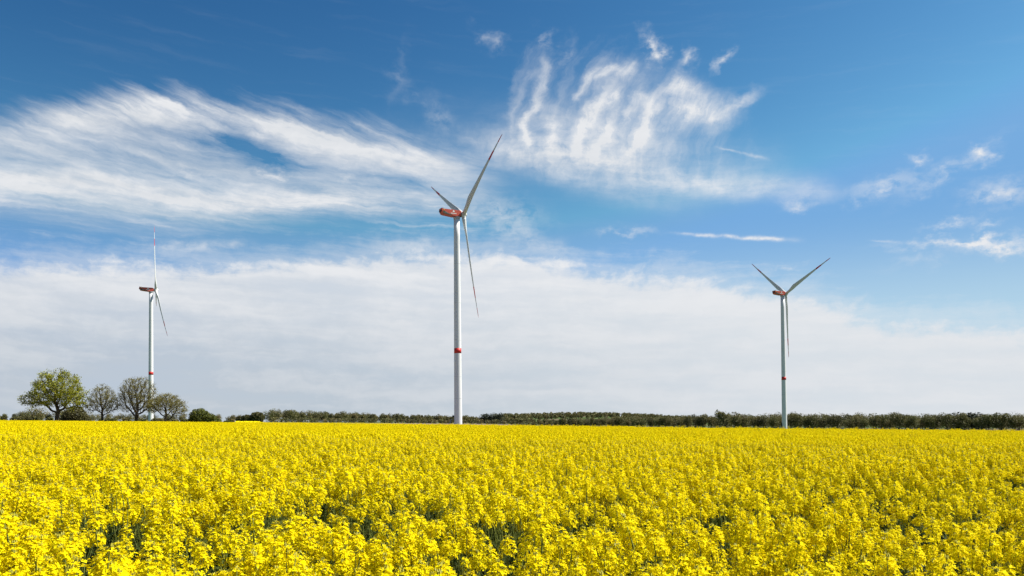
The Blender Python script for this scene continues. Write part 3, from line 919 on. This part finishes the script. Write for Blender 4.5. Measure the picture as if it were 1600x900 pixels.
# ------------------------------------------------------------------ rapeseed field
M['petal'] = None
m, p = material('rapeseed_petal', 0.8, 0.04)
rv = island_random()
c = ramp(rv, [(0.0, (0.62, 0.45, 0.002)), (0.4, (0.77, 0.63, 0.002)), (0.8, (0.80, 0.685, 0.003)), (1.0, (0.83, 0.75, 0.012))])
put(p.inputs['Base Color'], c)
tr = NT[0].nodes.new('ShaderNodeBsdfTranslucent'); put(tr.inputs['Color'], c)
mx = NT[0].nodes.new('ShaderNodeMixShader'); mx.inputs[0].default_value = 0.27
out = [n for n in NT[0].nodes if n.type == 'OUTPUT_MATERIAL'][0]
NT[0].links.new(p.outputs[0], mx.inputs[1]); NT[0].links.new(tr.outputs[0], mx.inputs[2]); NT[0].links.new(mx.outputs[0], out.inputs[0])
M['petal'] = m
M['bud'] = leafy('rapeseed_bud', [(0.0, (0.22, 0.22, 0.02)), (1.0, (0.46, 0.40, 0.03))], lambda: island_random(), 0.2)
M['stalk'] = leafy('rapeseed_stalk', [(0.0, (0.09, 0.12, 0.022)), (1.0, (0.22, 0.25, 0.045))], lambda: island_random(), 0.1)
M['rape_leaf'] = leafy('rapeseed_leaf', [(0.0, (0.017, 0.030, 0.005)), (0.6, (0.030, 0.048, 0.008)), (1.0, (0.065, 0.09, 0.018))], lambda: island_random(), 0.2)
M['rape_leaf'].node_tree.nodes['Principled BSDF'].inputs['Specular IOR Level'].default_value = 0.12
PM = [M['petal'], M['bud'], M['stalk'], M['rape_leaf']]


def flower(q, c, n, r, rg, petals=4):
    n = Vector(n).normalized(); u = n.orthogonal().normalized(); w = n.cross(u)
    a0 = rg.uniform(0, 1.57); c = Vector(c)
    for k in range(petals):
        a = a0 + k * 2 * math.pi / petals + rg.uniform(-.15, .15)
        d = u * math.cos(a) + w * math.sin(a); s = n.cross(d)
        L = r * rg.uniform(0.85, 1.1); up = rg.uniform(-0.05, 0.42)
        q.face([c, c + d * L * .66 - s * L * .40 + n * L * up, c + d * L + n * L * (up * 0.7), c + d * L * .66 + s * L * .40 + n * L * up], 0)


def raceme(rg, n, wide, tall, fr=0.0092, petals=4, buds=7):
    """one flower head: open flowers round the stalk, a knot of buds at the tip; origin at its foot"""
    q = MB()
    q.tube((0, 0, -0.03), (0, 0, tall * 0.95), 0.0022, 0.0014, 3, 2)
    for i in range(n):
        t = (i + rg.random()) / n
        a = i * 2.39996 + rg.uniform(-.4, .4)
        z = tall * (0.10 + 0.82 * t)
        rad = wide * (0.55 + 0.45 * math.sin(math.pi * min(1, 0.30 + 0.62 * (1 - t)))) * (1 - 0.62 * t ** 2.2) * rg.uniform(0.75, 1.12)
        d = Vector((math.cos(a), math.sin(a), 0)); c = d * rad + Vector((0, 0, z + rg.uniform(-.006, .006)))
        flower(q, c, d * (1.05 - 0.6 * t) + Vector((0, 0, 0.35 + 0.85 * t)) + Vector((rg.uniform(-.35, .35), rg.uniform(-.35, .35), rg.uniform(-.2, .3))), fr * rg.uniform(.85, 1.2), rg, petals)
    for k in range(buds):
        a = rg.uniform(0, 6.28); r = 0.008 * math.sqrt(rg.random()); h = tall * rg.uniform(0.92, 1.06)
        b = Vector((r * math.cos(a), r * math.sin(a), h)); e = 0.0034
        q.tube(b - Vector((0, 0, e)), b + Vector((0, 0, e)), e, e * 0.45, 3, 1)
    return q


def stalk_path(rg, z0, x1, y1, z1, n=4):
    """a side branch: leaves the stem at a slant and straightens upward"""
    P = []
    for i in range(n + 1):
        t = i / n
        k = t ** 0.62
        P.append(Vector((x1 * k, y1 * k, z0 + (z1 - z0) * t ** 1.25)))
    return P


def leaf_geo(q, rg, L, W, mat=3):
    """drooping blade along +X from the origin"""
    rows_ = []
    n = 4
    for i in range(n + 1):
        t = i / n
        x = L * t * (1 - 0.18 * t); z = L * (0.28 * t - 0.62 * t * t)
        w = W * math.sin(math.pi * (0.12 + 0.86 * t)) + 0.001
        rows_.append([(x, -w, z + w * 0.35), (x, 0, z), (x, w, z + w * 0.35)])
    q.grid(rows_, mat, close=False, smooth=True)


def to_q(dst, src, mtx):
    """append a transformed copy of one collection of faces"""
    b = len(dst.v)
    dst.v.extend([tuple(mtx @ Vector(v)) for v in src.v])
    dst.f.extend([tuple(i + b for i in f) for f in src.f]); dst.m.extend(src.m); dst.smooth.extend(src.smooth)


rg = random.Random(12)
HEADS = [raceme(rg, rg.randint(42, 54), rg.uniform(0.031, 0.040), rg.uniform(0.050, 0.080)) for _ in range(5)]
SMALL = [raceme(rg, rg.randint(9, 13), rg.uniform(0.015, 0.020), rg.uniform(0.030, 0.045), buds=9) for _ in range(2)]
LEAVES = []
for k in range(3):
    q = MB(); leaf_geo(q, rg, rg.uniform(0.14, 0.24), rg.uniform(0.022, 0.040)); LEAVES.append(q)
ALLHEADS = HEADS + SMALL
HEADMESH = [q.mesh('flower_head', PM) for q in ALLHEADS]
LEAFMESH = [q.mesh('leaf', PM) for q in LEAVES]


def plan_plant(rg):
    """stem faces, then where flower heads and leaves sit"""
    stem = MB(); heads = []; leaves = []
    H = CANOPY + rg.uniform(-0.10, 0.03)
    bx, by = rg.uniform(-.05, .05), rg.uniform(-.05, .05)
    P = [Vector((bx * t * t + rg.uniform(-.006, .006), by * t * t, H * t)) for t in (0, .3, .55, .75, .9, 1.0)]
    P[0] = Vector((0, 0, -0.02))
    for i in range(5): stem.tube(P[i], P[i + 1], 0.0044 - 0.0005 * i, 0.0040 - 0.0005 * i, 4, 2)
    heads.append((rg.randrange(5), P[-1], rg.uniform(-.15, .15), rg.uniform(-.15, .15), rg.uniform(1.2, 1.55)))
    nb = rg.randint(4, 6)
    a0 = rg.uniform(0, 6.28)
    for k in range(nb):
        a = a0 + k * 2.4 + rg.uniform(-.3, .3)
        z0 = H * rg.uniform(0.50, 0.82); out = rg.uniform(0.06, 0.20); z1 = H - (rg.uniform(-0.02, 0.14) if k < 5 else rg.uniform(0.12, 0.34))
        z1 = max(z1, z0 + 0.12)
        base = Vector((bx * (z0 / H) ** 2, by * (z0 / H) ** 2, 0))
        Q = [base + v for v in stalk_path(rg, z0, math.cos(a) * out, math.sin(a) * out, z1)]
        for i in range(len(Q) - 1): stem.tube(Q[i], Q[i + 1], 0.0024 - 0.0002 * i, 0.0022 - 0.0002 * i, 3, 2)
        big = rg.random() < 0.78
        heads.append((rg.randrange(5) if big else 5 + rg.randrange(2), Q[-1], math.cos(a) * rg.uniform(0, .3), math.sin(a) * rg.uniform(0, .3), rg.uniform(0.95, 1.4)))
    for k in range(rg.randint(4, 6)):
        z = H * (rg.uniform(0.30, 0.62) if k < 3 else rg.uniform(0.62, 0.86)); a = rg.uniform(0, 6.28)
        s = (1.25 if k < 3 else 0.62) * rg.uniform(0.8, 1.2)
        leaves.append((rg.randrange(3), Vector((bx * (z / H) ** 2, by * (z / H) ** 2, z)), a, rg.uniform(-0.2, 0.5), s))
    return stem, heads, leaves


def head_matrix(h):
    i, pos, tx, ty, s = h
    return Matrix.Translation(pos) @ Euler((-ty, tx, 1.7 * i + pos.x * 40)).to_matrix().to_4x4() @ Matrix.Scale(s, 4)


def leaf_matrix(l):
    i, pos, a, tilt, s = l
    return Matrix.Translation(pos) @ Matrix.Rotation(a, 4, 'Z') @ Matrix.Rotation(-tilt, 4, 'Y') @ Matrix.Scale(s, 4)


PLANS = [plan_plant(rg) for _ in range(8)]
STEMMESH = [pl[0].mesh('stem', PM) for pl in PLANS]

FULL = []
for pl in PLANS:
    q = MB(); to_q(q, pl[0], Matrix.Identity(4))
    for h in pl[1]: to_q(q, ALLHEADS[h[0]], head_matrix(h))
    for l in pl[2]: to_q(q, LEAVES[l[0]], leaf_matrix(l))
    FULL.append(bpy.data.objects.new('rapeseed_plant_pattern', q.mesh('rapeseed_plant_pattern', PM)))


def far_patch(rg, w, per_m2, heads, fl):
    """a square of distant crop: thinned flower heads on stalks over dark leaves"""
    nr = np.random.default_rng(rg.randrange(10 ** 6))
    q = MB()
    for _ in range(int(per_m2 * w * w)):
        x, y = rg.uniform(-w / 2, w / 2), rg.uniform(-w / 2, w / 2); H = CANOPY + rg.uniform(-0.17, 0.04)
        if rg.random() < 0.5: q.tube((x, y, H - 0.6), (x + rg.uniform(-.05, .05), y, H), 0.0035, 0.002, 3, 2)
        for k in range(heads):
            a = rg.uniform(0, 6.28); o = rg.uniform(0, 0.19) if k else 0; hz = H - (rg.uniform(-0.02, 0.18) if k else 0)
            for j in range(fl):
                r = 0.046 * math.sqrt(rg.random()); b = rg.uniform(0, 6.28)
                c = Vector((x + math.cos(a) * o + r * math.cos(b), y + math.sin(a) * o + r * math.sin(b), hz + rg.uniform(0, 0.075) * (1 - 0.5 * r / 0.046)))
                n = Vector((math.cos(b) * r / 0.03, math.sin(b) * r / 0.03, 0.75)) + Vector((rg.uniform(-.4, .4), rg.uniform(-.4, .4), 0))
                n.normalize(); u = n.orthogonal().normalized(); v = n.cross(u); s = rg.uniform(0.011, 0.018); t = rg.uniform(0, 3.1)
                e1 = (u * math.cos(t) + v * math.sin(t)) * s; e2 = (v * math.cos(t) - u * math.sin(t)) * s
                q.face([c - e1, c - e2 + n * .004, c + e1, c + e2 + n * .004], 0)
        if rg.random() < 0.8:
            z = H - rg.uniform(0.15, 0.5); a = rg.uniform(0, 6.28); L = rg.uniform(.08, .16)
            d = Vector((math.cos(a), math.sin(a), -0.2)) * L; s = Vector((-math.sin(a), math.cos(a), .2)) * L * .3
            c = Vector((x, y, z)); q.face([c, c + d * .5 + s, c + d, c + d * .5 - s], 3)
    return q


FARP = [bpy.data.objects.new('rapeseed_patch_pattern', far_patch(rg, 1.6, 21, 5, 13).mesh('rapeseed_patch_pattern', PM)) for _ in range(4)]


def smooth_noise(x, y, seed):
    """a few random waves: rises, hollows and thin places of the crop"""
    r = np.random.default_rng(seed); z = np.zeros_like(x)
    for k in range(14):
        f = 0.25 * 1.32 ** k; a = r.uniform(0, 6.283); ph = r.uniform(0, 6.283)
        z += np.sin((x * math.cos(a) + y * math.sin(a)) * f + ph) / (1 + 0.35 * k)
    return z / 3.0


def field_far(x):
    """distance to the far edge of the crop at this sideways angle (x / y)"""
    return 205 - 95 * sm(-0.30, 0.30, x)


nr = np.random.default_rng(77)
NEAR = 24.0
# --- single plants near the camera
D = 24
xs, ys = [], []
n = int(D * (NEAR - 0.6) * (2 * (0.80 * NEAR + 3.0)))
X = nr.uniform(-(0.80 * NEAR + 3), 0.80 * NEAR + 3, n); Y = nr.uniform(0.6, NEAR, n)
keep_ = (np.abs(X) < 0.80 * Y + 3.0) & (np.hypot(X, Y) > 0.9)
X, Y = X[keep_], Y[keep_]
thin_ = 0.6 * smooth_noise(X * 2.2, Y * 2.2, 5) + 0.75 * smooth_noise(X * 6.0, Y * 6.0, 8)
keep_ = nr.random(len(X)) < 0.97 - 0.85 * sm(0.15, 0.75, thin_)
X, Y = X[keep_], Y[keep_]
wave = smooth_noise(X, Y, 9)
SCL = 1.0 + 0.045 * wave + 0.05 * smooth_noise(X * 4.5, Y * 4.5, 14) + nr.normal(0, 0.030, len(X))
tall_ = nr.random(len(X)) < 0.05
SCL = SCL + tall_ * nr.uniform(0.04, 0.11, len(X))
ROT = nr.uniform(0, 6.283, len(X)); TX = nr.normal(0, 0.07, len(X)); TY = nr.normal(0, 0.07, len(X)) + 0.03
VAR = nr.integers(0, len(PLANS), len(X))
Z = land(X, Y)
# the ones that show largest: nearest whose tops lie inside the view
topz = Z + CANOPY * SCL - CAM_Z
vis = (Y > 1.0) & (np.abs(X / Y) < 0.63) & (topz / Y > -0.195)
order = np.argsort(np.where(vis, np.hypot(X, Y), 1e9))
ONE = set(order[:300].tolist())
proto_parts = [(bpy.data.objects.new('stem', STEMMESH[v]),
                [(bpy.data.objects.new('flower_head', HEADMESH[h[0]]), head_matrix(h)) for h in PLANS[v][1]],
                [(bpy.data.objects.new('leaf', LEAFMESH[l[0]]), leaf_matrix(l)) for l in PLANS[v][2]]) for v in range(len(PLANS))]
for i in sorted(ONE):
    v = int(VAR[i])
    o = bpy.data.objects.new('rapeseed_plant', None); o.empty_display_size = 0.1
    COL.objects.link(o)
    o.matrix_world = Matrix.Translation((X[i], Y[i], Z[i])) @ Euler((TX[i], TY[i], ROT[i])).to_matrix().to_4x4() @ Matrix.Scale(SCL[i], 4)
    tag(o, 'tall yellow rapeseed plant in flower in the front rows of the field', 'rapeseed plant', 'rapeseed plants in the front rows of the field')
    st, hs, ls = proto_parts[v]
    c = st.copy(); COL.objects.link(c); c.parent = o
    for src, mt in hs + ls:
        c = src.copy(); COL.objects.link(c); c.parent = o; c.matrix_local = mt

# --- everything behind them: one crop
rest = np.array([i for i in range(len(X)) if i not in ONE])
PX, PY, PZ = X[rest], Y[rest], Z[rest]
PS, PR = SCL[rest], np.stack([TX[rest], TY[rest], ROT[rest]], 1)
PV = VAR[rest]
# patches from there to the far edge
ST = 1.35
gx_, gy_ = np.meshgrid(np.arange(-190, 190, ST), np.arange(NEAR - 0.3, 212, ST))
FX = (gx_ + nr.uniform(-.35, .35, gx_.shape)).ravel(); FY = (gy_ + nr.uniform(-.35, .35, gx_.shape)).ravel()
ok = (np.abs(FX) < 0.74 * FY + 8) & (FY < field_far(FX / FY) + smooth_noise(FX * .3, FY * .3, 3) * 1.5)
FX, FY = FX[ok], FY[ok]
fw = smooth_noise(FX, FY, 9)
hollow = sm(0.5, 1.1, smooth_noise(FX * 0.5, FY * 0.5, 21))
FS = 1.0 + 0.05 * fw + 0.03 * smooth_noise(FX * 3, FY * 3, 15) + nr.normal(0, 0.032, len(FX)) - 0.08 * hollow - 0.16 * (nr.random(len(FX)) < 0.06)
FR = np.stack([nr.normal(0, .02, len(FX)), nr.normal(0, .02, len(FX)), nr.integers(0, 4, len(FX)) * math.pi / 2 + nr.uniform(-.3, .3, len(FX))], 1)
FV = nr.integers(0, len(FARP), len(FX)) + len(FULL)
# tall stragglers standing out of the crop, many along the far edge
nt = 1500
TYV = NEAR + (nr.random(nt) ** 0.8) * 190; TXV = nr.uniform(-0.72, 0.72, nt) * TYV
lim_ = field_far(TXV / TYV); edge_ = nr.random(nt) < 0.45
TYV = np.where(edge_ | (TYV > lim_), lim_ - nr.uniform(0, 3, nt), TYV); TXV = np.clip(TXV, -0.72 * TYV, 0.72 * TYV)
PX = np.concatenate([PX, TXV]); PY = np.concatenate([PY, TYV]); PZ = np.concatenate([PZ, land(TXV, TYV)])
PS = np.concatenate([PS, nr.uniform(1.05, 1.24, nt)]); PV = np.concatenate([PV, nr.integers(0, len(PLANS), nt)])
PR = np.concatenate([PR, np.stack([nr.normal(0, .08, nt), nr.normal(0, .08, nt), nr.uniform(0, 6.28, nt)], 1)])
AX = np.concatenate([PX, FX]); AY = np.concatenate([PY, FY]); AZ_ = np.concatenate([PZ, land(FX, FY)])
pts = bpy.data.meshes.new('rapeseed_crop')
pts.vertices.add(len(AX)); pts.vertices.foreach_set('co', np.stack([AX, AY, AZ_], 1).astype(np.float32).ravel())
for nm, ty, arr in (('size', 'FLOAT', np.concatenate([PS, FS])), ('kind_index', 'INT', np.concatenate([PV, FV])), ('turn', 'FLOAT_VECTOR', np.concatenate([PR, FR]))):
    at_ = pts.attributes.new(nm, ty, 'POINT')
    at_.data.foreach_set('vector' if ty == 'FLOAT_VECTOR' else 'value', np.ascontiguousarray(arr, dtype=np.int32 if ty == 'INT' else np.float32).ravel())
crop = link(bpy.data.objects.new('rapeseed_crop', pts))
tag(crop, 'yellow flowering rapeseed crop filling the field up to the far edge', 'crop', kind='stuff')
ng = bpy.data.node_groups.new('crop', 'GeometryNodeTree')
ng.interface.new_socket('Geometry', in_out='INPUT', socket_type='NodeSocketGeometry')
ng.interface.new_socket('Geometry', in_out='OUTPUT', socket_type='NodeSocketGeometry')
gi = ng.nodes.new('NodeGroupInput'); go = ng.nodes.new('NodeGroupOutput')
iop = ng.nodes.new('GeometryNodeInstanceOnPoints'); g2i = ng.nodes.new('GeometryNodeGeometryToInstance')
for o in reversed(FULL + FARP):
    oi = ng.nodes.new('GeometryNodeObjectInfo'); oi.inputs['Object'].default_value = o
    ng.links.new(oi.outputs['Geometry'], g2i.inputs[0])


def named(nm, ty):
    n = ng.nodes.new('GeometryNodeInputNamedAttribute'); n.data_type = ty; n.inputs['Name'].default_value = nm
    return n.outputs['Attribute']


iop.inputs['Pick Instance'].default_value = True
ng.links.new(gi.outputs[0], iop.inputs['Points']); ng.links.new(g2i.outputs[0], iop.inputs['Instance'])
ng.links.new(named('kind_index', 'INT'), iop.inputs['Instance Index'])
ng.links.new(named('turn', 'FLOAT_VECTOR'), iop.inputs['Rotation'])
ng.links.new(named('size', 'FLOAT'), iop.inputs['Scale'])
ng.links.new(iop.outputs[0], go.inputs[0])
crop.modifiers.new('crop', 'NODES').node_group = ng
print('plants', len(PX), 'patches', len(FX))


# ------------------------------------------------------------------ rape fields further off, and a weed in the crop
def far_field(corners, n, m, label):
    """a crop seen from far away: a rough sheet 1.2 m above the ground, with sides"""
    r = np.random.default_rng(len(label)); q = MB()
    (x0, y0), (x1, y1), (x2, y2), (x3, y3) = corners           # near left, near right, far right, far left
    rows_ = []
    for i in range(n + 1):
        v = i / n; row = []
        for j in range(m + 1):
            u = j / m
            x = (x0 + (x1 - x0) * u) * (1 - v) + (x3 + (x2 - x3) * u) * v; y = (y0 + (y1 - y0) * u) * (1 - v) + (y3 + (y2 - y3) * u) * v
            rim = i in (0, n) or j in (0, m)
            row.append((x, y, gz(x, y) + (-0.1 if rim else 0.9 + r.uniform(-.35, .35))))
        rows_.append(row)
    q.grid(rows_, 0, close=False, smooth=False)
    tag(q.build('distant_field', M['petal']), kind='structure')


far_field([(-134.81, 390.00), (-121.15, 390.00), (-163.19, 520.00), (-178.92, 520.00)], 40, 30, 'a')
w = shrub((-1.92, 24.00), 91, [(0, 0, 1.24, 0.17, 0.14, 0.14), (0.09, 0, 1.36, 0.08, 0.09, 0.10), (-0.14, 0, 1.18, 0.12, 0.1, 0.1)], M['rape_leaf'], 170, 0.035, 'dark green weed standing out of the crop before the tall turbine', name='weed', stems=1, cat='weed')
w.children[0].scale = (0.16, 0.16, 1)
